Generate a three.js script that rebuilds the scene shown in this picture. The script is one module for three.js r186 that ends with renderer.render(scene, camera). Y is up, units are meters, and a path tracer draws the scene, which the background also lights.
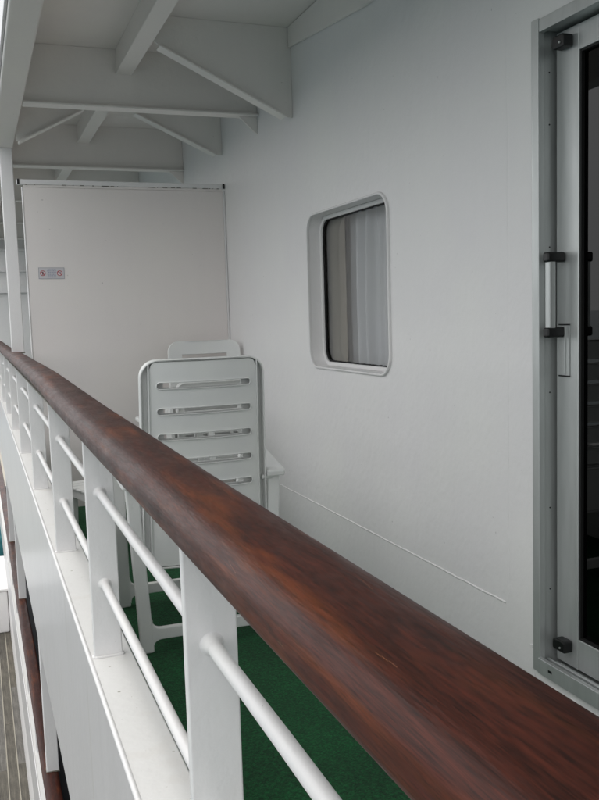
import * as THREE from 'three';
import { RoundedBoxGeometry } from 'three/addons/geometries/RoundedBoxGeometry.js';
import { mergeGeometries } from 'three/addons/utils/BufferGeometryUtils.js';

// ---------------------------------------------------------------- camera, sky, sun, exposure
const scene = new THREE.Scene();
const camera = new THREE.PerspectiveCamera(50.4, 767 / 1024, 0.03, 6000);
const EYE = 1.24;                                   // camera height over the carpet
{
  const ahead = new THREE.Vector3(-324.5, 75, -850).normalize();      // the ship's long axis seen from the camera
  const up = new THREE.Vector3(-236.5, 8100, 850).normalize();
  up.addScaledVector(ahead, -up.dot(ahead)).normalize();
  const right = new THREE.Vector3().crossVectors(ahead, up);
  const back = ahead.clone().negate();
  const m = new THREE.Matrix4().makeBasis(
    new THREE.Vector3(right.x, up.x, back.x), new THREE.Vector3(right.y, up.y, back.y), new THREE.Vector3(right.z, up.z, back.z));
  camera.quaternion.setFromRotationMatrix(m);
  camera.position.set(0, EYE, 0);
  camera.updateMatrixWorld(true);
}
const renderer = new THREE.WebGLRenderer({ antialias: true });
renderer.setSize(767, 1024);
renderer.toneMapping = THREE.LinearToneMapping;
renderer.toneMappingExposure = 1.34;
renderer.shadowMap.enabled = true;

function rng(seed) { let s = seed >>> 0; return () => { s = (s + 0x6D2B79F5) >>> 0; let t = s; t = Math.imul(t ^ (t >>> 15), t | 1); t ^= t + Math.imul(t ^ (t >>> 7), t | 61); return ((t ^ (t >>> 14)) >>> 0) / 4294967296; }; }
function hash(ix, iy, seed) { let h = Math.imul(ix, 374761393) ^ Math.imul(iy, 668265263) ^ Math.imul(seed, 974634777); h = Math.imul(h ^ (h >>> 13), 1274126177); return ((h ^ (h >>> 16)) >>> 0) / 4294967296; }
// periodic value noise on [0,1) x [0,1)
function vnoise(u, v, px, py, seed) {
  const x = u * px, y = v * py, x0 = Math.floor(x), y0 = Math.floor(y);
  let fx = x - x0, fy = y - y0; fx = fx * fx * (3 - 2 * fx); fy = fy * fy * (3 - 2 * fy);
  const w = (n, p) => ((n % p) + p) % p, xa = w(x0, px), xb = w(x0 + 1, px), ya = w(y0, py), yb = w(y0 + 1, py);
  const a = hash(xa, ya, seed), b = hash(xb, ya, seed), c = hash(xa, yb, seed), d = hash(xb, yb, seed);
  return (a + (b - a) * fx) * (1 - fy) + (c + (d - c) * fx) * fy;
}
function fbm(u, v, px, py, oct, seed) { let s = 0, a = 0.5, t = 0; for (let i = 0; i < oct; i++) { s += a * vnoise(u, v, px, py, seed + i * 17); t += a; a *= 0.5; px *= 2; py *= 2; } return s / t; }
const clamp = (x, a = 0, b = 1) => Math.min(b, Math.max(a, x));
const sstep = (a, b, x) => { const t = clamp((x - a) / (b - a)); return t * t * (3 - 2 * t); };
const mix = (a, b, t) => a + (b - a) * t;

// overcast sky: grey-white cloud deck, a little brighter overhead, the same all round
{
  const W = 512, H = 256, data = new Float32Array(W * H * 4);
  for (let j = 0; j < H; j++) for (let i = 0; i < W; i++) {
    const v = (j + 0.5) / H, el = (v - 0.5) * Math.PI, u = i / W;
    const n = fbm(u, v, 8, 5, 5, 91) - 0.5;
    const base = el > 0 ? 0.92 + 0.40 * Math.sin(el) : 0.92;
    const L = base * (1 + 0.22 * n);
    const k = (j * W + i) * 4;
    data[k] = L * 0.985; data[k + 1] = L; data[k + 2] = L * 1.01; data[k + 3] = 1;
  }
  const tex = new THREE.DataTexture(data, W, H, THREE.RGBAFormat, THREE.FloatType);
  tex.mapping = THREE.EquirectangularReflectionMapping; tex.magFilter = THREE.LinearFilter; tex.minFilter = THREE.LinearFilter;
  tex.needsUpdate = true;
  scene.background = tex; scene.environment = tex;
}
const sun = new THREE.DirectionalLight(0xfff6ea, 0.5);
sun.position.set(-4.2, 16, -2.5); sun.target.position.set(0.5, 0, -3); scene.add(sun, sun.target);
sun.castShadow = true; sun.shadow.radius = 40; sun.shadow.mapSize.set(2048, 2048);
Object.assign(sun.shadow.camera, { left: -14, right: 14, top: 14, bottom: -14, near: 0.5, far: 60 });

// ---------------------------------------------------------------- textures
function dataTex(W, H, fn, srgb) {
  const d = new Uint8Array(W * H * 4), o = [0, 0, 0];
  for (let j = 0; j < H; j++) for (let i = 0; i < W; i++) { fn(i / W, j / H, o, i, j); const k = (j * W + i) * 4; d[k] = clamp(o[0], 0, 255); d[k + 1] = clamp(o[1], 0, 255); d[k + 2] = clamp(o[2], 0, 255); d[k + 3] = 255; }
  const t = new THREE.DataTexture(d, W, H, THREE.RGBAFormat);
  t.wrapS = t.wrapT = THREE.RepeatWrapping; t.magFilter = THREE.LinearFilter; t.minFilter = THREE.LinearMipmapLinearFilter; t.generateMipmaps = true;
  if (srgb) t.colorSpace = THREE.SRGBColorSpace; t.needsUpdate = true; return t;
}
const rep = (t, tileU, tileV = tileU) => { const c = t.clone(); c.repeat.set(1 / tileU, 1 / tileV); c.needsUpdate = true; return c; };
function specks(n, seed, rmin, rmax, W, H) {                     // scattered chips and dirt spots as a coverage field
  const f = new Float32Array(W * H), r = rng(seed);
  for (let k = 0; k < n; k++) {
    const cx = r() * W, cy = r() * H, a = rmin + (rmax - rmin) * r() ** 4, s = 0.35 + 0.65 * r(), el = 0.6 + r() * 0.9;
    for (let y = -Math.ceil(a * 2); y <= a * 2; y++) for (let x = -Math.ceil(a * 2); x <= a * 2; x++) {
      const d = Math.hypot(x * el, y / el) / a, i = ((Math.round(cx + x) % W) + W) % W, j = ((Math.round(cy + y) % H) + H) % H;
      f[j * W + i] = Math.max(f[j * W + i], s * (1 - sstep(0.6, 1.2, d)));
    }
  }
  return f;
}
const paintSpecks = specks(46, 5, 0.7, 2.2, 1024, 1024);
const paintMap = dataTex(1024, 1024, (u, v, o, i, j) => {
  const n = fbm(u, v, 4, 4, 6, 3) - 0.5, st = fbm(u, v, 46, 4, 4, 12) - 0.5, f = hash(i, j, 4) - 0.5, s = paintSpecks[j * 1024 + i] * 52;
  const g = 233 + 9 * n + 1.6 * st + 3 * f - s;
  o[0] = g + 1 - 2 * n; o[1] = g - 0.6; o[2] = g - 1.2 - 5 * n;
}, true);
const paintBump = dataTex(1024, 1024, (u, v, o, i, j) => {
  const g = 128 + 120 * (fbm(u, v, 3, 3, 3, 8) - 0.5) + 60 * (fbm(u, v, 60, 60, 3, 9) - 0.5);
  o[0] = o[1] = o[2] = g;
});
const thickBump = dataTex(512, 512, (u, v, o) => {
  const g = 128 + 130 * (fbm(u, v, 14, 14, 4, 28) - 0.5) + 50 * (fbm(u, v, 70, 50, 2, 29) - 0.5);
  o[0] = o[1] = o[2] = g;
});
const ledgeSpecks = specks(260, 15, 0.7, 3.8, 1024, 1024);
const ledgeMap = dataTex(1024, 1024, (u, v, o, i, j) => {
  const n = fbm(u, v, 6, 6, 6, 33) - 0.5, s = ledgeSpecks[j * 1024 + i], st = sstep(0.60, 0.72, fbm(u, v, 9, 9, 5, 36));
  const g = 228 + 7 * n - 70 * s - 3 * st;
  o[0] = g + 1; o[1] = g - 2 * s - 1 * st; o[2] = g - 2 - 12 * s - 2 * st;
}, true);
const streakMap = dataTex(1024, 512, (u, v, o, i, j) => {         // rain runs on the outboard plating, down the v axis
  const a = fbm(u, v, 80, 2, 4, 51) - 0.5, b = fbm(u, v, 22, 3, 4, 52) - 0.5, n = fbm(u, v, 8, 8, 5, 53) - 0.5;
  const dirt = sstep(0.07, 0.24, a) * sstep(-0.05, 0.2, b);
  const g = 208 + 9 * b + 7 * n - 15 * dirt + 5 * a;
  o[0] = g + 1; o[1] = g; o[2] = g + 1 - 3 * dirt;
}, true);
const scratches = (() => { const W = 2048, H = 512, f = new Float32Array(W * H), r = rng(77);
  for (let k = 0; k < 26; k++) { let x = r() * W, y = r() * H; const a = (r() - 0.5) * 0.9, L = 6 + 30 * r() ** 2; for (let t = 0; t < L; t++) { f[(((y | 0) % H + H) % H) * W + ((x | 0) % W + W) % W] = 0.4 + 0.6 * r(); x += Math.cos(a); y += Math.sin(a) * 0.6; } }
  for (let k = 0; k < 70; k++) f[((r() * H) | 0) * W + ((r() * W) | 0)] = 0.9 * r();
  return f; })();
const woodMap = dataTex(2048, 1024, (u, v, o, i, j) => {
  const warp = (fbm(u, v, 6, 3, 4, 60) - 0.5) * 0.05;
  const grain = fbm(u, v + warp, 20, 80, 4, 61), fine = fbm(u, v + warp * 0.6, 80, 260, 3, 62), pore = fbm(u, v + warp * 0.6, 200, 460, 2, 66);
  const patch = fbm(u, v + warp, 18, 20, 5, 63), patch2 = fbm(u, v + warp, 7, 6, 4, 64), big = fbm(u, v, 5, 3, 3, 65);
  const t = clamp(sstep(0.50, 0.78, patch * 0.55 + patch2 * 0.45 + 0.2 * (grain - 0.5)) * (0.2 + 0.75 * fine + 0.35 * (pore - 0.5)));
  const dk = (grain - 0.5) * 0.55 + (fine - 0.5) * 0.6 + (pore - 0.5) * 0.4 + (big - 0.5) * 0.25 + sstep(0.66, 0.8, pore) * 0.10;
  const r = mix(57, 128, t), g = mix(26, 65, t), b = mix(18, 23, t), k = 1 - clamp(dk, -0.4, 0.5);
  const s = scratches[(j >> 1) * 2048 + i];
  o[0] = mix(r * k, 170, s * 0.5); o[1] = mix(g * k, 126, s * 0.5); o[2] = mix(b * k, 92, s * 0.5);
}, true);
const woodBump = dataTex(1024, 512, (u, v, o) => { const g = 128 + 120 * (fbm(u, v, 70, 130, 3, 71) - 0.5) + 40 * (fbm(u, v, 8, 5, 3, 72) - 0.5); o[0] = o[1] = o[2] = g; });
const woodRough = dataTex(1024, 512, (u, v, o) => { const g = 128 + 46 * (fbm(u, v, 22, 16, 5, 73) - 0.5) + 30 * (fbm(u, v, 90, 150, 2, 74) - 0.5); o[0] = o[1] = o[2] = g; });
const carpetMap = dataTex(1024, 1024, (u, v, o, i, j) => {
  const n = fbm(u, v, 5, 5, 5, 81) - 0.5, f = fbm(u, v, 170, 170, 2, 82) - 0.5, h = hash(i, j, 83) - 0.5;
  const k = 1 + 0.30 * n + 0.85 * f + 0.35 * h;
  o[0] = 13 * k; o[1] = 70 * k; o[2] = 37 * k;
}, true);
const carpetBump = dataTex(512, 512, (u, v, o, i, j) => { const g = 128 + 150 * (fbm(u, v, 110, 110, 2, 84) - 0.5) + 90 * (hash(i, j, 85) - 0.5); o[0] = o[1] = o[2] = g; });
const teakMap = dataTex(1024, 512, (u, v, o) => {
  const g = fbm(u, v, 6, 60, 4, 86) - 0.5, f = fbm(u, v, 40, 190, 2, 87) - 0.5, p = fbm(u, v, 4, 8, 4, 88) - 0.5;
  const k = 1 + 0.42 * g + 0.30 * f + 0.35 * p;
  o[0] = 100 * k; o[1] = 97 * k; o[2] = 92 * k;
}, true);
const metalRough = dataTex(256, 1024, (u, v, o) => { const g = 130 + 22 * (fbm(u, v, 90, 2, 3, 95) - 0.5) + 50 * (fbm(u, v, 6, 8, 4, 96) - 0.5); o[0] = o[1] = o[2] = g; });
const metalMap = dataTex(256, 1024, (u, v, o) => { const g = 198 + 4 * (fbm(u, v, 60, 2, 3, 97) - 0.5) + 14 * (fbm(u, v, 7, 9, 5, 98) - 0.5); o[0] = g - 2; o[1] = g + 1; o[2] = g; }, true);
const resinMap = dataTex(512, 512, (u, v, o, i, j) => { const n = fbm(u, v, 5, 5, 6, 101) - 0.5, g = 226 + 9 * n + 3 * (hash(i, j, 6) - 0.5); o[0] = g; o[1] = g + 1; o[2] = g - 1 - 4 * n; }, true);
const fabricBump = dataTex(512, 512, (u, v, o, i, j) => { const g = 128 + 60 * (((i >> 1) & 1) ^ ((j >> 1) & 1) ? 1 : -1) * 0.5 + 60 * (hash(i, j, 7) - 0.5); o[0] = o[1] = o[2] = g; });

// ---------------------------------------------------------------- materials
const P = (o) => new THREE.MeshPhysicalMaterial(o);
const M = {
  paint: P({ map: rep(paintMap, 1.7), bumpMap: rep(paintBump, 1.7), bumpScale: 0.006, roughness: 0.45, color: 0xffffff }),
  ceiling: P({ map: rep(paintMap, 1.3), bumpMap: rep(paintBump, 1.1), bumpScale: 0.004, roughness: 0.55, color: 0xfffcf8 }),
  steel: P({ map: rep(paintMap, 0.7), bumpMap: rep(thickBump, 0.28), bumpScale: 0.0013, roughness: 0.36, color: 0xfafafa }),
  ledge: P({ map: rep(ledgeMap, 0.9), bumpMap: rep(paintBump, 0.8), bumpScale: 0.002, roughness: 0.40 }),
  fascia: P({ map: rep(streakMap, 1.6, 1.6), bumpMap: rep(paintBump, 1.4), bumpScale: 0.003, roughness: 0.3, clearcoat: 0.2, clearcoatRoughness: 0.22 }),
  panel: P({ map: rep(paintMap, 2.3), bumpMap: rep(fabricBump, 0.11), bumpScale: 0.0002, roughness: 0.6, color: 0xfdf8f5 }),
  wood: P({ map: rep(woodMap, 2.1, 0.36), bumpMap: rep(woodBump, 1.3, 0.36), bumpScale: 0.0006, roughnessMap: rep(woodRough, 1.3, 0.36), roughness: 0.9, specularIntensity: 0.36, clearcoat: 0.07, clearcoatRoughness: 0.3 }),
  carpet: P({ map: rep(carpetMap, 0.9), bumpMap: rep(carpetBump, 0.35), bumpScale: 0.004, roughness: 1, sheen: 0.12, sheenRoughness: 0.7, sheenColor: new THREE.Color(0x2c8a56) }),
  teak: [0xffffff, 0xe4e0d6, 0xf2ecdf, 0xd6d3cc].map((c) => P({ map: rep(teakMap, 1.1, 0.5), roughness: 0.8, color: c })),
  caulk: P({ color: 0xb9b4a6, roughness: 0.8, map: rep(paintMap, 0.5) }),
  alu: P({ map: rep(metalMap, 0.12, 1.1), roughnessMap: rep(metalRough, 0.12, 1.1), roughness: 0.8, metalness: 0.55 }),
  black: P({ color: 0x101112, roughness: 0.42, map: rep(paintMap, 0.2) }),
  gasket: P({ color: 0x0c0c0c, roughness: 0.7, map: rep(paintMap, 0.2) }),
  resin: P({ map: rep(resinMap, 0.5), bumpMap: rep(fabricBump, 0.09), bumpScale: 0.00012, roughness: 0.36 }),
  glass: P({ color: 0xf8f8f8, transmission: 1, thickness: 0, roughness: 0.0, ior: 1.5 }),
  tinted: P({ color: 0x303233, specularIntensity: 0.8, transmission: 1, thickness: 0, roughness: 0.0, ior: 1.5 }),
  drape: P({ color: 0x99958a, roughness: 0.95, bumpMap: rep(fabricBump, 0.05), bumpScale: 0.0004, map: rep(paintMap, 0.9) }),
  sheer: P({ color: 0xeef4f8, roughness: 0.95, transmission: 0.15, thickness: 0, bumpMap: rep(fabricBump, 0.03), bumpScale: 0.0003, map: rep(paintMap, 0.9) }),
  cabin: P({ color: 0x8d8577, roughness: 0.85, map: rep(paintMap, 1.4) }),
  dirtyEdge: P({ color: 0x87857c, roughness: 0.9, map: rep(ledgeMap, 0.3) }),
  tarp: P({ color: 0x1f6f78, roughness: 0.6, bumpMap: rep(paintBump, 0.8), bumpScale: 0.02, map: rep(paintMap, 0.8) }),
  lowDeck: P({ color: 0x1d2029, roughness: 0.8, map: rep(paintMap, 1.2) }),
  sea: P({ color: 0x53666a, roughness: 0.18, bumpMap: rep(paintBump, 9), bumpScale: 0.5 }),
};

// ---------------------------------------------------------------- helpers
const taken = new Map();
function numbered(n) { const k = (taken.get(n) ?? -1) + 1; taken.set(n, k); return k ? `${n}_${String(k).padStart(3, '0')}` : n; }
function boxUV(g) {                                    // uv in metres, projected along each face's main axis
  let h = g.index ? g.toNonIndexed() : g; const p = h.attributes.position, nrm = h.attributes.normal, uv = new Float32Array(p.count * 2);
  for (let i = 0; i < p.count; i += 3) {
    let nx = 0, ny = 0, nz = 0; for (let k = 0; k < 3; k++) { nx += nrm.getX(i + k); ny += nrm.getY(i + k); nz += nrm.getZ(i + k); }
    nx = Math.abs(nx); ny = Math.abs(ny); nz = Math.abs(nz);
    for (let k = 0; k < 3; k++) { const x = p.getX(i + k), y = p.getY(i + k), z = p.getZ(i + k); const a = (i + k) * 2;
      if (nx >= ny && nx >= nz) { uv[a] = z; uv[a + 1] = y; } else if (ny >= nz) { uv[a] = z; uv[a + 1] = x; } else { uv[a] = x; uv[a + 1] = y; } }
  }
  h.setAttribute('uv', new THREE.BufferAttribute(uv, 2)); return h;
}
function mesh(name, geo, mat, parent) {
  const gs = (Array.isArray(geo) ? geo : [geo]).map((g) => { const h = boxUV(g); for (const k of Object.keys(h.attributes)) if (!['position', 'normal', 'uv'].includes(k)) h.deleteAttribute(k); return h; });
  return raw(name, gs.length > 1 ? mergeGeometries(gs) : gs[0], mat, parent);
}
function raw(name, g, mat, parent) { const m = new THREE.Mesh(g, mat); m.name = parent ? name : numbered(name); m.castShadow = m.receiveShadow = true; (parent ?? scene).add(m); return m; }
function thing(name, label, category, pos = [0, 0, 0], turn = 0, group) { const o = new THREE.Group(); o.name = numbered(name); o.position.set(...pos); o.rotation.y = turn; o.userData = { label, category }; if (group) o.userData.group = group; scene.add(o); return o; }
function tag(o, label, category, group) { Object.assign(o.userData, { label, category }); if (group) o.userData.group = group; return o; }
function structure(o, label, category) { o.userData.kind = 'structure'; Object.assign(o.userData, { label, category }); return o; }
const bx = (x0, x1, y0, y1, z0, z1, r = 0.003) => { const w = Math.abs(x1 - x0), h = Math.abs(y1 - y0), d = Math.abs(z1 - z0); const rr = Math.min(r, w * 0.45, h * 0.45, d * 0.45); const g = rr > 0 ? new RoundedBoxGeometry(w, h, d, 2, rr) : new THREE.BoxGeometry(w, h, d); return g.translate((x0 + x1) / 2, (y0 + y1) / 2, (z0 + z1) / 2); };
const V = (x, y, z) => new THREE.Vector3(x, y, z);
function tube(pts, r, seg = 24, rad = 8, closed = false) { return new THREE.TubeGeometry(new THREE.CatmullRomCurve3(pts.map((p) => V(...p)), closed, 'catmullrom', 0.1), seg, r, rad, closed); }
function cyl(a, b, ra, rb = ra, seg = 20) { const A = V(...a), B = V(...b), d = B.clone().sub(A), g = new THREE.CylinderGeometry(rb, ra, d.length(), seg, 1); g.applyQuaternion(new THREE.Quaternion().setFromUnitVectors(V(0, 1, 0), d.clone().normalize())); return g.translate((A.x + B.x) / 2, (A.y + B.y) / 2, (A.z + B.z) / 2); }
function bar(a, b, w, t, side, r = 0.002) {             // rectangular bar a->b, w along side, t across
  const A = V(...a), B = V(...b), y = B.clone().sub(A), L = y.length(); y.normalize(); const x = V(...side); x.addScaledVector(y, -x.dot(y)).normalize(); const z = new THREE.Vector3().crossVectors(x, y);
  return new RoundedBoxGeometry(w, L, t, 2, Math.min(r, w * 0.45, t * 0.45)).applyMatrix4(new THREE.Matrix4().makeBasis(x, y, z).setPosition(A.add(B).multiplyScalar(0.5)));
}
function rrPath(Cls, x0, x1, y0, y1, r, n = 1) { const s = new Cls(); s.moveTo(x0 + r, y0); for (let k = 1; k <= n; k++) s.lineTo(mix(x0 + r, x1 - r, k / n), y0); s.absarc(x1 - r, y0 + r, r, -Math.PI / 2, 0); s.lineTo(x1, y1 - r); s.absarc(x1 - r, y1 - r, r, 0, Math.PI / 2); for (let k = 1; k <= n; k++) s.lineTo(mix(x1 - r, x0 + r, k / n), y1); s.absarc(x0 + r, y1 - r, r, Math.PI / 2, Math.PI); s.lineTo(x0, y0 + r); s.absarc(x0 + r, y0 + r, r, Math.PI, Math.PI * 1.5); return s; }
const ext = (shape, depth, bevel = 0, cs = 10) => new THREE.ExtrudeGeometry(shape, { depth: depth - 2 * bevel, bevelEnabled: bevel > 0, bevelSize: bevel, bevelThickness: bevel, bevelSegments: 2, bevelOffset: -bevel, curveSegments: cs }).translate(0, 0, bevel);
const wallBasis = (x) => new THREE.Matrix4().makeBasis(V(0, 0, -1), V(0, 1, 0), V(1, 0, 0)).setPosition(x, 0, 0);   // shape (u, v) -> (z = -u, y = v), depth -> +x

// ---------------------------------------------------------------- the ship: decks and walls
const WX = 1.6, CEIL = 2.70, ZF = -13, ZN = 2.6;
structure(raw('sea', new THREE.PlaneGeometry(5000, 5000, 1, 1).rotateX(-Math.PI / 2).translate(0, -15, 0), M.sea), 'grey green sea far below the ship', 'sea');
{ const g = scene.getObjectByName('sea').geometry, p = g.attributes.position, uv = g.attributes.uv; for (let i = 0; i < p.count; i++) uv.setXY(i, p.getX(i), p.getZ(i)); }
structure(mesh('deck', bx(0.285, WX - 0.004, -0.14, 0, ZF, ZN, 0), M.carpet), 'dark green carpet laid on the narrow balcony deck', 'deck');
structure(mesh('deck_underside', bx(0.285, 6.0, -0.30, -0.146, ZF, ZN, 0), M.ceiling), 'white painted steel under the balcony deck', 'deck');

// cabin wall with window and door openings
const WIN = { u0: 3.155, u1: 4.045, v0: 0.981, v1: 1.727, r: 0.085 }, DOOR = { u0: 1.28, u1: 2.182, v0: 0.104, v1: 2.072 };
const cabinWall = thing('cabin_wall', 'white painted steel cabin wall pierced by a rounded window', 'wall', [0, 0, 0]);
{
  const s = new THREE.Shape(); s.moveTo(-ZN, -0.3); s.lineTo(-ZF, -0.3); s.lineTo(-ZF, CEIL); s.lineTo(-ZN, CEIL); s.lineTo(-ZN, -0.3);
  s.holes.push(rrPath(THREE.Path, WIN.u0, WIN.u1, WIN.v0, WIN.v1, WIN.r));
  const h = new THREE.Path(); h.moveTo(DOOR.u0, DOOR.v0); h.lineTo(DOOR.u1, DOOR.v0); h.lineTo(DOOR.u1, DOOR.v1); h.lineTo(DOOR.u0, DOOR.v1); h.lineTo(DOOR.u0, DOOR.v0); s.holes.push(h);
  mesh('plating', ext(s, 0.085, 0, 16).applyMatrix4(wallBasis(WX)), M.paint, cabinWall);
  // hand-laid weld bead low on the wall
  const r = rng(31), pts = []; for (let z = -4.9; z <= -2.31; z += 0.035) pts.push([WX + 0.0005 + 0.001 * r(), 0.262 + 0.0025 * (r() - 0.5), z]);
  mesh('weld_bead', tube(pts, 0.0042, pts.length * 2, 6), M.paint, cabinWall);
  const sv = []; for (let y = 0.30; y < 2.68; y += 0.06) sv.push([WX + 0.0022 + 0.0006 * r(), y, -2.325 + 0.002 * (r() - 0.5)]);
  mesh('seam', tube(sv, 0.0035, 120, 6), M.paint, cabinWall);
  // wall edge flange where plating meets door frame, with old filler
  const pf = []; for (let y = 0.06; y < 2.1; y += 0.05) pf.push([WX + 0.001, y, -2.19 - 0.002 * r()]);
  mesh('sealant', [tube(pf, 0.005, 90, 6)], M.paint, cabinWall);
  const flakes = []; for (let k = 0; k < 34; k++) { const t = r(), z = -2.21 + t * 0.62, y = 0.064 - 0.035 * r() + (t < 0.07 ? 0.13 * r() : 0); flakes.push(bx(WX - 0.0022 - 0.002 * r(), WX + 0.002, y, y + 0.004 + 0.009 * r(), z, z + 0.008 + 0.035 * r() * r(), 0.001)); }
  mesh('paint_ridge', flakes, M.paint, cabinWall);
}
// window: bead, recessed lip, gasket, pane
{
  const ringShape = (o, i, ro, ri) => { const s = rrPath(THREE.Shape, WIN.u0 + o, WIN.u1 - o, WIN.v0 + o, WIN.v1 - o, ro); s.holes.push(rrPath(THREE.Path, WIN.u0 + i, WIN.u1 - i, WIN.v0 + i, WIN.v1 - i, ri)); return s; };
  const win = mesh('window', ext(ringShape(-0.010, 0.001, WIN.r + 0.010, WIN.r), 0.018, 0.0045, 18).applyMatrix4(wallBasis(WX - 0.012)), M.steel, cabinWall);
  mesh('lip', ext(ringShape(0.0, 0.020, WIN.r, WIN.r - 0.016), 0.014, 0.004, 18).applyMatrix4(wallBasis(WX + 0.058)), M.steel, win);
  const s = rrPath(THREE.Shape, WIN.u0 + 0.002, WIN.u1 - 0.002, WIN.v0 + 0.002, WIN.v1 - 0.002, WIN.r); const r = rng(9);
  const hole = new THREE.Path(), base = rrPath(THREE.Path, WIN.u0 + 0.027, WIN.u1 - 0.027, WIN.v0 + 0.025, WIN.v1 - 0.025, WIN.r - 0.020).getSpacedPoints(150);
  const cu = (WIN.u0 + WIN.u1) / 2, cv = (WIN.v0 + WIN.v1) / 2;
  hole.setFromPoints(base.map((p) => { const k = 1 + 0.016 * (r() - 0.5); return new THREE.Vector2(cu + (p.x - cu) * k, cv + (p.y - cv) * k); })); s.holes.push(hole);
  mesh('gasket', ext(s, 0.006, 0, 18).applyMatrix4(wallBasis(WX + 0.0725)), M.gasket, win);
  mesh('pane', ext(rrPath(THREE.Shape, WIN.u0 + 0.004, WIN.u1 - 0.004, WIN.v0 + 0.004, WIN.v1 - 0.004, WIN.r), 0.001, 0, 12).applyMatrix4(wallBasis(WX + 0.080)), M.glass, win);
}
// cabins behind the wall (floor, ceiling, back and side walls, with thickness)
{
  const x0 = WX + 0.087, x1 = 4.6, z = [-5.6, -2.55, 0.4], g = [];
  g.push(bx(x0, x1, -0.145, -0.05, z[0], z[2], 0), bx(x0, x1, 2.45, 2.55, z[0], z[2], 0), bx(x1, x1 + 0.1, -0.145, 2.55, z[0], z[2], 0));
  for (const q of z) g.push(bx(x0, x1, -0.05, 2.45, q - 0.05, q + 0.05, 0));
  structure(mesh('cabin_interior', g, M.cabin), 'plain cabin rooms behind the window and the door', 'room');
}
function curtain(x, zA, zB, y0, y1, nf, amp, shift, leftEdge) {
  const nu = 120, nv = 36, pos = [], idx = [], uv = [];
  for (let j = 0; j <= nv; j++) for (let i = 0; i <= nu; i++) {
    const s = i / nu, t = j / nv, y = mix(y0, y1, t), z = mix(zA + leftEdge(t), zB, s);
    const ph = s * nf * Math.PI * 2 + shift * (1 - t) + 0.8 * Math.sin(s * 9);
    pos.push(x + amp * Math.sin(ph) * (0.7 + 0.3 * Math.sin(s * 17 + 2)) + amp * 0.3 * Math.sin(ph * 2.3 + 1), y, z); uv.push(s * (zB - zA), y);
  }
  for (let j = 0; j < nv; j++) for (let i = 0; i < nu; i++) { const a = j * (nu + 1) + i, b = a + nu + 1; idx.push(a, a + 1, b + 1, a, b + 1, b); }
  const g = new THREE.BufferGeometry(); g.setAttribute('position', new THREE.Float32BufferAttribute(pos, 3)); g.setAttribute('uv', new THREE.Float32BufferAttribute(uv, 2)); g.setIndex(idx); g.computeVertexNormals(); return g;
}
tag(raw('drape', curtain(WX + 0.112, -4.5, -3.84, 0.5, 2.2, 0.8, 0.005, 0.3, () => 0), M.drape), 'plain beige drape hanging flat behind the window', 'curtain');
tag(raw('sheer_curtain', curtain(WX + 0.160, -4.02, -3.0, 0.5, 2.2, 9.0, 0.026, 5.0, (t) => -0.05 * Math.sin(t * 3.1) + 0.10 * (1 - t) * (1 - t)), M.sheer), 'pale blue white sheer curtain in soft folds behind the window', 'curtain');

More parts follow.
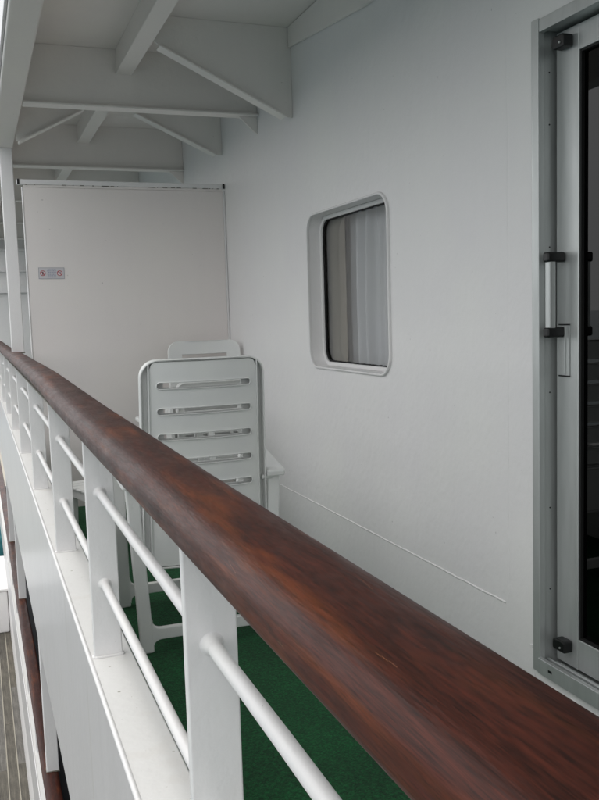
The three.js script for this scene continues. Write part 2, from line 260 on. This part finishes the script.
// ---------------------------------------------------------------- sliding door
{
  const o = DOOR, fr = thing('door_frame', 'bare aluminium frame set into the wall around the glass door', 'door frame', [0, 0, 0]);
  const jamb = (zA, zB, s) => [bx(WX - 0.012, WX + 0.010, o.v0 - 0.006, o.v1 + 0.006, zA, zB, 0.002), bx(WX + 0.010, WX + 0.084, o.v0 + 0.004, o.v1 - 0.004, Math.min(zA, zB) + (s > 0 ? 0.002 : 0.010), Math.max(zA, zB) - (s > 0 ? 0.010 : 0.002), 0.0015)];
  mesh('jamb', jamb(-o.u1, -o.u1 + 0.034, 1), M.alu, fr); mesh('jamb', jamb(-o.u0 - 0.034, -o.u0, -1), M.alu, fr);
  mesh('head', [bx(WX - 0.0095, WX + 0.010, o.v1 - 0.034, o.v1 + 0.003, -o.u1 + 0.0345, -o.u0 - 0.0345, 0.002), bx(WX + 0.010, WX + 0.083, o.v1 - 0.028, o.v1 - 0.002, -o.u1 + 0.0345, -o.u0 - 0.0345, 0.002)], M.alu, fr);
  const sill = mesh('sill', [bx(WX - 0.020, WX - 0.004, o.v0 - 0.004, o.v0 + 0.046, -o.u1 + 0.0345, -o.u0 - 0.0345, 0.002), bx(WX - 0.004, WX + 0.083, o.v0 + 0.002, o.v0 + 0.016, -o.u1 + 0.0345, -o.u0 - 0.0345, 0.002), bx(WX + 0.016, WX + 0.022, o.v0 + 0.016, o.v0 + 0.040, -o.u1 + 0.0345, -o.u0 - 0.0345, 0.002), bx(WX + 0.036, WX + 0.044, o.v0 + 0.016, o.v0 + 0.030, -o.u1 + 0.05, -o.u0 - 0.0345, 0.002)], M.alu, fr);
  mesh('drain_slot', bx(WX - 0.0212, WX - 0.0195, o.v0 + 0.018, o.v0 + 0.026, -2.095, -2.078, 0.0004), M.black, sill);
  for (const y of [0.36, 0.62, 0.98, 1.42, 1.78, 1.93]) mesh('screw', cyl([WX + 0.035, y, -o.u1 + 0.0215], [WX + 0.035, y, -o.u1 + 0.0252], 0.0028, 0.0024, 10), M.black, fr);

  const d = thing('sliding_door', 'glass sliding door with aluminium stiles, dark glass and pull handle', 'door', [0, 0, 0]);
  const x0 = WX + 0.048, x1 = WX + 0.080, zl = -o.u1 + 0.040, zr = -o.u0 - 0.040, y0 = o.v0 + 0.034, y1 = o.v1 - 0.036, sw = 0.100;
  mesh('stile', [bx(x0, x1, y0, y1, zl, zl + sw, 0.003)], M.alu, d);
  mesh('stile', [bx(x0, x1, y0, y1, zr - sw, zr, 0.003)], M.alu, d);
  mesh('rail', bx(x0 + 0.0008, x1 - 0.001, y1 - 0.072, y1 - 0.001, zl + sw, zr - sw, 0.002), M.alu, d);
  mesh('rail', bx(x0 + 0.0008, x1 - 0.001, y0 + 0.001, y0 + 0.095, zl + sw, zr - sw, 0.002), M.alu, d);
  mesh('glass_pane', bx(x0 + 0.0165, x0 + 0.0175, y0 + 0.09, y1 - 0.066, zl + sw - 0.006, zr - sw + 0.006, 0), M.tinted, d);
  const gk = (a, b, c, e) => bx(x0 + 0.004, x0 + 0.016, a, b, c, e, 0.001);
  mesh('gasket', [gk(y0 + 0.095, y1 - 0.072, zl + sw, zl + sw + 0.007), gk(y0 + 0.095, y1 - 0.072, zr - sw - 0.007, zr - sw), gk(y0 + 0.095, y0 + 0.102, zl + sw + 0.007, zr - sw - 0.007), gk(y1 - 0.079, y1 - 0.072, zl + sw + 0.007, zr - sw - 0.007)], M.gasket, d);
  // pull handle standing off the stile: aluminium grip between black brackets
  const hz = zl + 0.034, hy0 = 1.150, hy1 = 1.402;
  const handle = mesh('handle', bx(x0 - 0.060, x0 - 0.034, hy0 + 0.016, hy1 - 0.016, hz - 0.012, hz + 0.010, 0.006), M.alu, d);
  for (const y of [hy0, hy1 - 0.030]) mesh('bracket', [bx(x0 - 0.066, x0 - 0.002, y, y + 0.030, hz - 0.015, hz + 0.013, 0.007)], M.black, handle);
  // lock plate
  const lp = mesh('lock_plate', [bx(x0 - 0.004, x0 - 0.001, 1.035, 1.185, zl + 0.018, zl + 0.064, 0.001), bx(x0 - 0.008, x0 - 0.004, 1.04, 1.18, zl + 0.044, zl + 0.050, 0.001)], M.alu, d);
  mesh('end_strip', bx(x0 - 0.006, x0 - 0.002, 1.185, 1.189, zl + 0.016, zl + 0.066, 0.001), M.black, lp);
  mesh('end_strip', bx(x0 - 0.006, x0 - 0.002, 1.031, 1.035, zl + 0.016, zl + 0.066, 0.001), M.black, lp);
  for (const y of [y0 + 0.066, y1 - 0.040]) { const b = new THREE.Shape(); b.moveTo(-0.026, -0.017); b.lineTo(0.018, -0.017); b.quadraticCurveTo(0.028, -0.017, 0.028, -0.006); b.lineTo(0.028, 0.010); b.quadraticCurveTo(0.024, 0.019, 0.014, 0.019); b.lineTo(-0.018, 0.019); b.quadraticCurveTo(-0.026, 0.017, -0.026, 0.010); b.lineTo(-0.026, -0.017);
    const m = mesh('bumper', ext(b, 0.034, 0.004, 6).applyMatrix4(wallBasis(0)).translate(x0 - 0.036, y, zl + 0.052), M.black, d);
    mesh('screw', cyl([x0 - 0.0385, y - 0.004, zl + 0.062], [x0 - 0.0362, y - 0.004, zl + 0.062], 0.0034, 0.0034, 10), M.alu, m); }
}

// ---------------------------------------------------------------- overhead deck with beams, girder and brackets
{
  const oh = thing('overhead_deck', 'white steel ceiling with crossing beams, girder and triangular brackets', 'ceiling', [0, 0, 0]);
  mesh('plating', bx(0.20, 6, CEIL + 0.001, CEIL + 0.11, ZF, ZN, 0), M.ceiling, oh);
  const edge = mesh('edge_girder', bx(0.186, 0.305, 2.383, CEIL, ZF, ZN, 0.010), M.ceiling, oh);
  mesh('outer_plating', bx(0.172, 0.1855, 2.40, 3.25, ZF, ZN, 0.004), M.fascia, edge);
  // longitudinal girder: web and flange
  const g = mesh('girder', [bx(0.804, 0.816, 2.585, CEIL + 0.0005, ZF, ZN, 0.002)], M.ceiling, oh);
  mesh('flange', bx(0.800, 0.890, 2.571, 2.5845, ZF, ZN, 0.005), M.ceiling, g);
  const beam = (z) => {
    const b = mesh('beam', bx(0.306, WX - 0.001, 2.396, CEIL + 0.0003, z - 0.005, z + 0.005, 0.001), M.ceiling, oh);
    mesh('flange', bx(0.307, WX - 0.002, 2.383, 2.3955, z - 0.045, z + 0.045, 0.004), M.ceiling, b);
    const s = new THREE.Shape(); s.moveTo(WX - 0.11, 2.382); s.lineTo(WX - 0.001, 2.382); s.lineTo(WX - 0.001, 2.29); s.lineTo(WX - 0.018, 2.30);
    mesh('gusset', ext(s, 0.010).translate(0, 0, z - 0.005), M.ceiling, b);
  };
  for (const z of [-0.4, -2.30, -4.80, -6.675, -8.55, -10.4, -12.3]) beam(z);
  const bracket = (z, pts, xA, yA, xB, yB) => {
    const s = new THREE.Shape(); pts.forEach((p, i) => (i ? s.lineTo(...p) : s.moveTo(...p)));
    const b = mesh('bracket', ext(s, 0.010).translate(0, 0, z - 0.005), M.ceiling, oh);
    mesh('flange', bar([xA, yA, z], [xB, yB, z], 0.075, 0.011, [0, 0, 1], 0.004), M.ceiling, b);
  };
  const inboard = (z, xt, yt, yw) => bracket(z, [[xt, yt], [WX - 0.06, yw], [WX - 0.001, yw - 0.004], [WX - 0.001, CEIL], [0.817, CEIL], [0.817, 2.586], [xt - 0.05, 2.586]], xt - 0.02, yt + 0.004, WX - 0.045, yw - 0.007);
  inboard(-4.22, 0.935, 2.548, 2.258); inboard(-5.56, 1.05, 2.54, 2.312);
  const outboard = (z) => bracket(z, [[0.3055, 2.345], [0.34, 2.345], [0.70, 2.545], [0.80, 2.586], [0.80, CEIL], [0.3055, CEIL]], 0.318, 2.336, 0.715, 2.549);
  outboard(-5.56);
  // lapped plate on the ceiling beside the wall
  const k = new THREE.Shape(); k.moveTo(2.2, CEIL - 0.02); k.lineTo(4.21, CEIL); k.lineTo(4.21, 2.60); k.lineTo(3.3, 2.50); k.lineTo(2.2, 2.50);
  mesh('wall_stiffener', ext(k, 0.014, 0.003).applyMatrix4(wallBasis(WX - 0.016)), M.ceiling, oh);
}

// ---------------------------------------------------------------- bulwark, railing (this deck and the one below)
const railRise = (z) => 0.013 * sstep(-1.9, -3.6, z) * (1 - sstep(-4.6, -6.8, z)) + 0.002 * Math.sin(z * 1.7);
function railGeo(cx, cy, z0, z1, bump) {
  const nz = 260, na = 64, pos = [], uv = [], idx = [], r = rng(44);
  for (let i = 0; i <= nz; i++) {
    const z = mix(z0, z1, i / nz), y0 = cy + (bump ? railRise(z) : 0), k = 1 + 0.012 * Math.sin(z * 3.1 + 1) + 0.008 * Math.sin(z * 7.3);
    for (let j = 0; j <= na; j++) {
      const a = -Math.PI / 2 + (j / na) * Math.PI * 2, c = Math.cos(a), s = Math.sin(a);
      const e = 0.70, ex = Math.sign(c) * Math.abs(c) ** e, ey = Math.sign(s) * Math.abs(s) ** e;
      pos.push(cx + 0.0515 * k * ex, y0 + (s < 0 ? 0.025 : 0.029) * ey, z); uv.push(-z, (j / na) * 0.30);
    }
  }
  for (let i = 0; i < nz; i++) for (let j = 0; j < na; j++) { const a = i * (na + 1) + j, b = a + na + 1; idx.push(a, a + 1, b + 1, a, b + 1, b); }
  const g = new THREE.BufferGeometry(); g.setAttribute('position', new THREE.Float32BufferAttribute(pos, 3)); g.setAttribute('uv', new THREE.Float32BufferAttribute(uv, 2)); g.setIndex(idx); g.computeVertexNormals();
  const n = g.attributes.normal; for (let i = 0; i <= nz; i++) { const a = i * (na + 1), b = a + na; const v = V(n.getX(a) + n.getX(b), n.getY(a) + n.getY(b), n.getZ(a) + n.getZ(b)).normalize(); n.setXYZ(a, v.x, v.y, v.z); n.setXYZ(b, v.x, v.y, v.z); }
  return g;
}
function bulwark(dy, dx, label, far) {
  const b = thing('bulwark', label, 'bulwark', [dx, dy, 0]);
  mesh('ledge', bx(0.190, 0.283, 0.487, 0.500, far, ZN, 0.004), M.ledge, b);
  mesh('outer_plating', bx(0.190, 0.206, -0.302, 0.4865, far, ZN, 0.003), M.fascia, b);
  mesh('inner_plating', bx(0.262, 0.278, -0.302, 0.4865, far, ZN, 0.002), M.steel, b);
  mesh('bottom_plate', bx(0.2062, 0.2618, -0.301, -0.288, far, ZN, 0.001), M.steel, b);
  mesh('edge_bead', tube([[0.190, 0.497, far], [0.190, 0.497, far / 2], [0.190, 0.497, ZN]], 0.0055, 60, 8), M.steel, b);
}
const POSTS = [0.95, 0.02, -0.925, -1.865, -2.80, -3.93, -5.08, -6.25, -7.4, -8.55];
function railing(dy, dx, label, posts, far, bump) {
  const t = thing('railing', label, 'railing', [dx, dy, 0]);
  raw('handrail', railGeo(0.23, 1.020, ZN, far, bump), M.wood, t);
  mesh('rail_strip', bx(0.1915, 0.2685, 0.9915, 0.9958, far, ZN, 0.001).translate(0, bump ? 0.002 : 0, 0), M.dirtyEdge, t);
  const r = rng(12);
  for (const z of posts) {
    const top = 0.996 + (bump ? railRise(z) : 0);
    const p = mesh('post', bx(0.199, 0.261, 0.4995, top, z - 0.0065, z + 0.0065, 0.003), M.steel, t);
    const pts = []; for (let k = 0; k <= 26; k++) { const a = (k / 26) * Math.PI * 2; pts.push([0.230 + 0.0315 * Math.sign(Math.cos(a)) * Math.abs(Math.cos(a)) ** 0.3 + 0.0015 * (r() - 0.5), 0.5015 + 0.001 * r(), z + 0.0085 * Math.sign(Math.sin(a)) * Math.abs(Math.sin(a)) ** 0.3 + 0.0015 * (r() - 0.5)]); }
    mesh('weld', tube(pts.slice(0, -1), 0.0035, 80, 6, true), M.steel, p);
    for (const y of [0.868, 0.664]) for (const s of [-1, 1]) mesh('weld_collar', new THREE.LatheGeometry([[0.0150, 0], [0.0124, 0.0015], [0.0108, 0.005], [0.0099, 0.010], [0.0093, 0.016]].map((q) => new THREE.Vector2(...q)), 18).rotateX(s * Math.PI / 2).translate(0.230, y, z + s * 0.0064), M.steel, p);
  }
  const ends = [ZN, ...posts, far];
  for (let i = 0; i + 1 < ends.length; i++) for (const y of [0.868, 0.664]) {
    const a = ends[i] - 0.004, b = ends[i + 1] + 0.004, pts = []; for (let k = 0; k <= 4; k++) pts.push([0.230 + (k % 4 ? 0.001 * (r() - 0.5) : 0), y + (k % 4 ? 0.0014 * (r() - 0.5) : 0), mix(a, b, k / 4)]);
    mesh('rod', tube(pts, 0.0092, 16, 16), M.steel, t);
  }
}
bulwark(0, 0, 'white bulwark with flat ledge carrying the balcony railing posts', ZF);
railing(0, 0, 'white steel railing with brown varnished handrail beside the green carpet', POSTS, ZF + 0.3, true);
const LOW = -2.75;
bulwark(LOW, 0.036, 'white bulwark ledge of the deck below', -22);
railing(LOW, 0.045, 'brown handrail and posts on the deck below', [-1, -2.2, -3.4, -4.6, -7.0, -8.2, -10.6, -11.8, -13], -21.5, false);
structure(mesh('lower_deck', [bx(0.30, 6, LOW - 0.30, LOW, -22, ZN, 0), bx(2.2, 2.3, LOW, -0.302, -22, ZN, 0)], M.lowDeck), 'dark deck and inner wall of the storey below', 'deck');
// stanchions standing on the handrails
function stanchion(x, y0, y1, z, label) { const s = thing('stanchion', label, 'stanchion', [x, y0, z]);
  mesh('column', bx(-0.040, 0.040, 0, y1 - y0, -0.03, 0.03, 0.006), M.steel, s);
  mesh('foot_plate', bx(-0.043, 0.043, -0.004, 0.006, -0.034, 0.034, 0.002), M.dirtyEdge, s); }
stanchion(0.258, 1.046, 2.384, -6.0, 'white square stanchion rising from the brown handrail to the ceiling');
const lz = [-5.62, -9.42, -12.0], ll = ['white stanchion below the bulwark, standing clear on the lower brown handrail', 'white stanchion on the lower handrail, second one along', 'white stanchion on the lower handrail, third one along'];
lz.forEach((z, i) => stanchion(0.292, LOW + 1.048, -0.303, z, ll[i]));

// ---------------------------------------------------------------- partition panel at the end of the balcony
const DZ = -5.535;
{
  const p = thing('partition', 'tall flat off white partition panel closing the end of the balcony', 'partition', [0, 0, DZ]);
  mesh('panel', bx(0.325, 1.585, 0.06, 2.066, -0.012, 0.012, 0.003), M.panel, p);
  mesh('edge_trim', bx(0.3165, 0.3245, 0.058, 2.068, -0.015, 0.015, 0.003), M.steel, p);
  mesh('edge_trim', bx(1.5855, 1.598, 0.058, 2.068, -0.015, 0.015, 0.003), M.steel, p);
  const tr = mesh('top_rail', bx(0.290, 1.593, 2.082, 2.112, -0.020, 0.020, 0.003), M.steel, p);
  const r = rng(4), gs = []; for (let k = 0; k < 34; k++) { const x = 0.33 + 1.24 * r(); gs.push(bx(x, x + 0.004 + 0.05 * r() * r(), 2.0795, 2.0838, 0.0175 + 0.001 * r(), 0.0208, 0.0005)); }
  mesh('grime', gs, M.dirtyEdge, tr);
  mesh('gap_strip', bx(0.33, 1.58, 2.0665, 2.0815, -0.010, 0.013, 0.001), M.panel, tr);
  for (const x of [0.288, 1.578]) { mesh('clamp', [bx(x + 0.004, x + 0.018, 2.082, 2.114, 0.021, 0.026, 0.002)], M.black, tr); }
}
// prohibition sticker: two red rings and small grey lines of print
{
  const c = document.createElement('canvas'); c.width = 256; c.height = 116; const x = c.getContext('2d');
  x.fillStyle = '#c9c6c9'; x.fillRect(0, 0, 256, 116); x.strokeStyle = '#9c9aa2'; x.lineWidth = 5; x.strokeRect(3, 3, 250, 110);
  for (const [cx, up] of [[42, 0], [208, 1]]) {
    x.fillStyle = '#ddd6d8'; x.beginPath(); x.arc(cx, 58, 24, 0, 7); x.fill();
    x.fillStyle = '#2a2326'; if (up) { x.fillRect(cx - 12, 52, 22, 6); x.fillRect(cx + 2, 44, 6, 22); } else { x.beginPath(); x.arc(cx + 1, 48, 6, 0, 7); x.fill(); x.fillRect(cx - 6, 52, 12, 22); }
    x.strokeStyle = '#a8434b'; x.lineWidth = 7; x.beginPath(); x.arc(cx, 58, 24, 0, 7); x.stroke(); x.beginPath(); x.moveTo(cx - 17, 41); x.lineTo(cx + 17, 75); x.stroke();
  }
  const r = rng(3); x.fillStyle = '#8a8fa5'; for (const y of [18, 32, 46, 66, 80, 94]) { let q = 82 + 10 * r(); while (q < 168) { const w = 6 + 14 * r(); x.fillRect(q, y, Math.min(w, 172 - q), 7); q += w + 4; } }
  const t = new THREE.CanvasTexture(c); t.colorSpace = THREE.SRGBColorSpace;
  const g = new THREE.PlaneGeometry(0.156, 0.070).translate(0, 0, 0.0008);
  const s = raw('notice_sticker', new THREE.BoxGeometry(0.156, 0.070, 0.001), P({ color: 0xc9c6c9, roughness: 0.5 }));
  s.position.set(0.464, 1.545, DZ + 0.0128); s.rotation.z = -0.01;
  tag(s, 'small sticker with two red prohibition circles on the partition', 'sticker');
  raw('print', g, P({ map: t, roughness: 0.45 }), s);
}

// ---------------------------------------------------------------- white resin furniture
function reclinerChair(label, pos, turn, folded) {
  const t = thing(folded ? 'folded_chair' : 'recliner_chair', label, 'chair', pos, turn);
  // backrest, built flat in (x, y), flared a little to the bottom and leaned back; its rear side looks to -z
  const L = 0.765, W2 = 0.230, lean = new THREE.Matrix4().makeRotationX(-0.08).setPosition(0, 0.33, -0.345);
  const place = (g) => { const p = g.attributes.position; for (let i = 0; i < p.count; i++) { const x = p.getX(i); p.setZ(i, p.getZ(i) + 0.55 * x * x); p.setX(i, x * (1 + 0.045 * (1 - p.getY(i) / L))); } g.computeVertexNormals(); return g.applyMatrix4(lean); };
  const slotY = [0, 1, 2, 3, 4, 5].map((k) => L - 0.090 - 0.094 * k);
  const slot = (Cls, y, e = 0, w = 0.172) => rrPath(Cls, -w - e, w + e, y - 0.0110 - e, y + 0.0110 + e, 0.0105 + e, 14);
  // curved plate: rows between the slots plus the two ends of each slot row; the top row has rounded corners
  const row = (xa, xb, ya, yb, z0, th, R) => {
    const g = new THREE.BoxGeometry(xb - xa, yb - ya, th, R ? 48 : 20, 1, 1).translate((xa + xb) / 2, (ya + yb) / 2, z0 + th / 2), p = g.attributes.position;
    if (R) for (let i = 0; i < p.count; i++) if (p.getY(i) > (ya + yb) / 2) { const q = Math.abs(p.getX(i)) - (xb - R); if (q > 0) p.setY(i, yb - R + Math.sqrt(Math.max(0, R * R - q * q))); }
    return place(g);
  };
  const plate = (half, y0, y1, z0, th, w, R) => {
    const out = [], ys = [...slotY].reverse(); let yb = y0;
    for (const y of ys) { out.push(row(-half, half, yb, y - 0.011, z0, th)); out.push(row(-half, -w, y - 0.011, y + 0.011, z0, th), row(w, half, y - 0.011, y + 0.011, z0, th)); yb = y + 0.011; }
    out.push(row(-half, half, yb, y1, z0, th, R)); return out;
  };
  const back = mesh('backrest', plate(0.198, 0, L - 0.004, -0.018, 0.006, 0.172, 0.03), M.resin, t);
  mesh('front_panel', plate(W2 - 0.001, -0.008, L + 0.002, 0.012, 0.006, 0.145, 0.064), M.resin, back);
  const rim = rrPath(THREE.Shape, -W2, W2, -0.01, L + 0.004, 0.066, 14); rim.holes.push(rrPath(THREE.Path, -W2 + 0.0055, W2 - 0.0055, -0.0045, L - 0.0015, 0.0605, 14));
  mesh('rim', place(ext(rim, 0.034, 0.0015, 12).translate(0, 0, -0.0225)), M.resin, back);
  for (const s of [-1, 1]) mesh('rib', place(bx(s * 0.1985, s * 0.2025, 0.0, L - 0.010, -0.024, 0.0115, 0.001)), M.resin, back);
  for (const y of slotY) {
    const q = slot(THREE.Shape, y, 0.0030); q.holes.push(slot(THREE.Path, y, -0.0002));
    mesh('slot_lip', place(ext(q, 0.007, 0.0012, 8).translate(0, 0, -0.0230)), M.resin, back);
  }
  // seat with slots and apron (folded: swung up against the back)
  const sm = folded ? new THREE.Matrix4().makeRotationX(0.06).setPosition(0, 0.36, -0.285) : new THREE.Matrix4().makeRotationX(Math.PI / 2 - 0.07).setPosition(0, 0.400, -0.31);
  const ss = rrPath(THREE.Shape, -0.220, 0.220, 0, 0.49, 0.05); for (let k = 0; k < 5; k++) ss.holes.push(rrPath(THREE.Path, -0.17, 0.17, 0.055 + k * 0.085, 0.075 + k * 0.085, 0.009));
  const seat = mesh('seat', ext(ss, 0.010, 0.002, 8).applyMatrix4(sm), M.resin, t);
  const ap = rrPath(THREE.Shape, -0.224, 0.224, -0.004, 0.494, 0.052); ap.holes.push(rrPath(THREE.Path, -0.218, 0.218, 0.002, 0.488, 0.047));
  mesh('apron', ext(ap, 0.052, 0.0015, 8).applyMatrix4(sm), M.resin, seat);
  for (const y of [0.10, 0.27]) mesh('brace', bx(-0.215, 0.215, y, y + 0.006, 0.011, 0.050, 0.001).applyMatrix4(sm), M.resin, seat);
  for (const x of [-0.12, 0.12]) mesh('brace', bx(x, x + 0.006, 0.107, 0.269, 0.011, 0.048, 0.001).applyMatrix4(sm), M.resin, seat);
  // armrests, legs, stretchers
  for (const s of [-1, 1]) {
    const sh = new THREE.Shape(); const e = s > 0 ? 1 : -1, q = (x) => x * e; sh.moveTo(0, 0); sh.lineTo(q(0.062), 0); sh.quadraticCurveTo(q(0.072), 0.002, q(0.073), 0.02); sh.lineTo(q(0.064), 0.46); sh.quadraticCurveTo(q(0.05), 0.50, q(0.03), 0.50); sh.quadraticCurveTo(q(0.006), 0.49, q(0.004), 0.46); sh.lineTo(0, 0);
    const g = ext(sh, 0.024, 0.005, 8).rotateX(Math.PI / 2);           // length along +z
    if (folded) {
      mesh('armrest', bar([s * 0.252, 0.70, -0.33], [s * 0.252, 0.24, -0.33], 0.022, 0.055, [1, 0, 0], 0.006), M.resin, t);
      mesh('leg', bar([s * 0.252, 0.72, -0.385], [s * 0.246, 0, -0.300], 0.030, 0.045, [1, 0, 0], 0.008), M.resin, t);
      mesh('leg', bar([s * 0.254, 0.70, -0.275], [s * 0.250, 0, -0.225], 0.028, 0.045, [1, 0, 0], 0.008), M.resin, t);
      continue;
    }
    const arm = mesh('armrest', g.rotateY(s * 0.05).rotateX(-0.16).translate(s * 0.238, 0.655, -0.375), M.resin, t);
    mesh('pivot', cyl([s * 0.222, 0.628, -0.345], [s * 0.262, 0.628, -0.345], 0.010, 0.010, 12), M.resin, arm);
    mesh('leg', [bar([s * 0.272, 0.640, -0.335], [s * 0.240, 0.0, -0.325], 0.050, 0.030, [1, 0, 0], 0.008)], M.resin, t);
    mesh('leg', [bar([s * 0.272, 0.690, 0.05], [s * 0.244, 0.0, 0.235], 0.050, 0.030, [1, 0, 0], 0.008)], M.resin, t);
    mesh('side_rail', bar([s * 0.244, 0.36, -0.32], [s * 0.250, 0.40, 0.13], 0.016, 0.05, [1, 0, 0], 0.004), M.resin, t);
  }
  for (const z of folded ? [-0.302] : [-0.325, 0.232]) {
    const s = new THREE.Shape(); const a = 0.218, b0 = 0.048, b1 = 0.092; s.moveTo(-a, b0 - 0.034); s.quadraticCurveTo(-a, b0, -a + 0.034, b0); s.lineTo(a - 0.034, b0); s.quadraticCurveTo(a, b0, a, b0 - 0.034); s.lineTo(a, b1 + 0.034); s.quadraticCurveTo(a, b1, a - 0.034, b1); s.lineTo(-a + 0.034, b1); s.quadraticCurveTo(-a, b1, -a, b1 + 0.034); s.lineTo(-a, b0 - 0.034);
    mesh('stretcher', ext(s, 0.026, 0.004, 6).translate(0, 0, z - 0.013), M.resin, t);
  }
  return t;
}
reclinerChair('white resin recliner chair with armrests, its slotted back in full view', [0.772, 0, -3.406], Math.PI - 0.02, false);
reclinerChair('folded white resin chair against the partition, only its top edge showing', [1.345, 0, -4.875], 0, true);
{ // slatted footstool
  const t = thing('footstool', 'low white slatted resin footstool beside the railing', 'footstool', [0.665, 0, -4.60], 0.30);
  for (let k = 0; k < 6; k++) mesh('slat', bx(-0.24, 0.24, 0.358, 0.370, -0.205 + k * 0.070, -0.205 + k * 0.070 + 0.058, 0.004), M.resin, t);
  mesh('apron', [bx(-0.225, 0.225, 0.312, 0.3575, 0.180, 0.188, 0.002), bx(-0.225, 0.225, 0.312, 0.3575, -0.188, -0.180, 0.002), bx(-0.228, -0.220, 0.312, 0.3575, -0.179, 0.179, 0.002), bx(0.220, 0.228, 0.312, 0.3575, -0.179, 0.179, 0.002)], M.resin, t);
  for (const a of [-1, 1]) for (const b of [-1, 1]) mesh('leg', bar([a * 0.19, 0.3115, b * 0.160], [a * 0.20, 0, b * 0.165], 0.05, 0.036, [1, 0, 0], 0.006), M.resin, t);
}
{ // small square table behind the chair
  const t = thing('side_table', 'small white resin table half hidden behind the chair with armrests', 'table', [1.045, 0, -4.76], 0.02);
  mesh('table_top', ext(rrPath(THREE.Shape, -0.21, 0.21, -0.18, 0.18, 0.03), 0.022, 0.005).rotateX(-Math.PI / 2).translate(0, 0.660, 0), M.resin, t);
  mesh('apron', [bx(-0.18, 0.18, 0.617, 0.6595, 0.145, 0.152, 0.002), bx(-0.18, 0.18, 0.617, 0.6595, -0.152, -0.145, 0.002)], M.resin, t);
  for (const a of [-1, 1]) for (const b of [-1, 1]) mesh('leg', bar([a * 0.16, 0.6595, b * 0.125], [a * 0.17, 0, b * 0.130], 0.034, 0.034, [1, 0, 0], 0.006), M.resin, t);
}

// ---------------------------------------------------------------- far end of the ship side and the planked deck below
{
  const b = thing('end_bulkhead', 'pale grey bulkhead far beyond the partition with narrow ledges', 'bulkhead', [0, 0, ZF]);
  mesh('plating', bx(-1.6, WX, -0.14, CEIL, -0.10, -0.001, 0), M.paint, b);
  for (const [y, h] of [[2.28, 0.03], [1.98, 0.03], [1.68, 0.12]]) mesh('stiffener', bx(-1.5, WX - 0.01, y, y + h, 0.0, 0.07, 0.005), M.paint, b);
}
{
  const Y = LOW * 2 - 0.05, X0 = -3.3, X1 = 0.33;
  const d = new THREE.Group(); d.name = 'promenade_deck'; scene.add(d); structure(d, 'grey teak planked deck two storeys below', 'deck');
  mesh('caulking', bx(X0, 6, Y - 0.25, Y - 0.004, -60, 2, 0), M.caulk, d);
  const r = rng(21), pw = 0.150, shapes = [2.4, 3.0, 3.6].map((l) => boxUV(bx(-pw / 2 + 0.008, pw / 2 - 0.008, -0.02, 0, -l / 2 + 0.003, l / 2 - 0.003, 0)));
  for (let c = 0; ; c++) { const x = X1 - pw * (c + 0.5); if (x < X0 + 0.1) break; let z = -1 - 2.2 * r(); while (z > -21) { const k = Math.floor(r() * 3), l = [2.4, 3.0, 3.6][k]; if (z - l < -24) break; const m = raw('plank', shapes[k], M.teak[Math.floor(r() * 4)], d); m.position.set(x, Y + 0.0015 * (r() - 0.5), z - l / 2); z -= l; } }
  structure(mesh('ship_side', [bx(X0 - 0.05, X0, -15.5, Y + 1.0, -60, 20, 0), bx(0.30, 0.36, Y - 0.004, LOW - 0.305, -22, 2, 0)], M.paint), 'white hull side and wall below the balconies', 'hull');
  const w = thing('deck_locker', 'white locker standing at the end of the planked deck', 'locker', [-0.55, Y, -20.0]);
  mesh('body', bx(-1.4, 0.84, 0, 0.93, -2.2, 0.6, 0.03), M.paint, w); mesh('lid', bx(-1.43, 0.86, 0.935, 1.0, -2.23, 0.63, 0.02), M.paint, w);
  const tp = thing('covered_winch', 'teal canvas covered deck gear behind the white locker', 'cover', [0.05, Y, -24.0]);
  mesh('cover', [new THREE.SphereGeometry(1, 24, 16).scale(0.9, 1.0, 1.0).translate(0, 0.75, 0), bx(-0.8, 0.8, 0, 1.3, -0.9, 0.9, 0.15)], M.tarp, tp);
}
renderer.render(scene, camera);
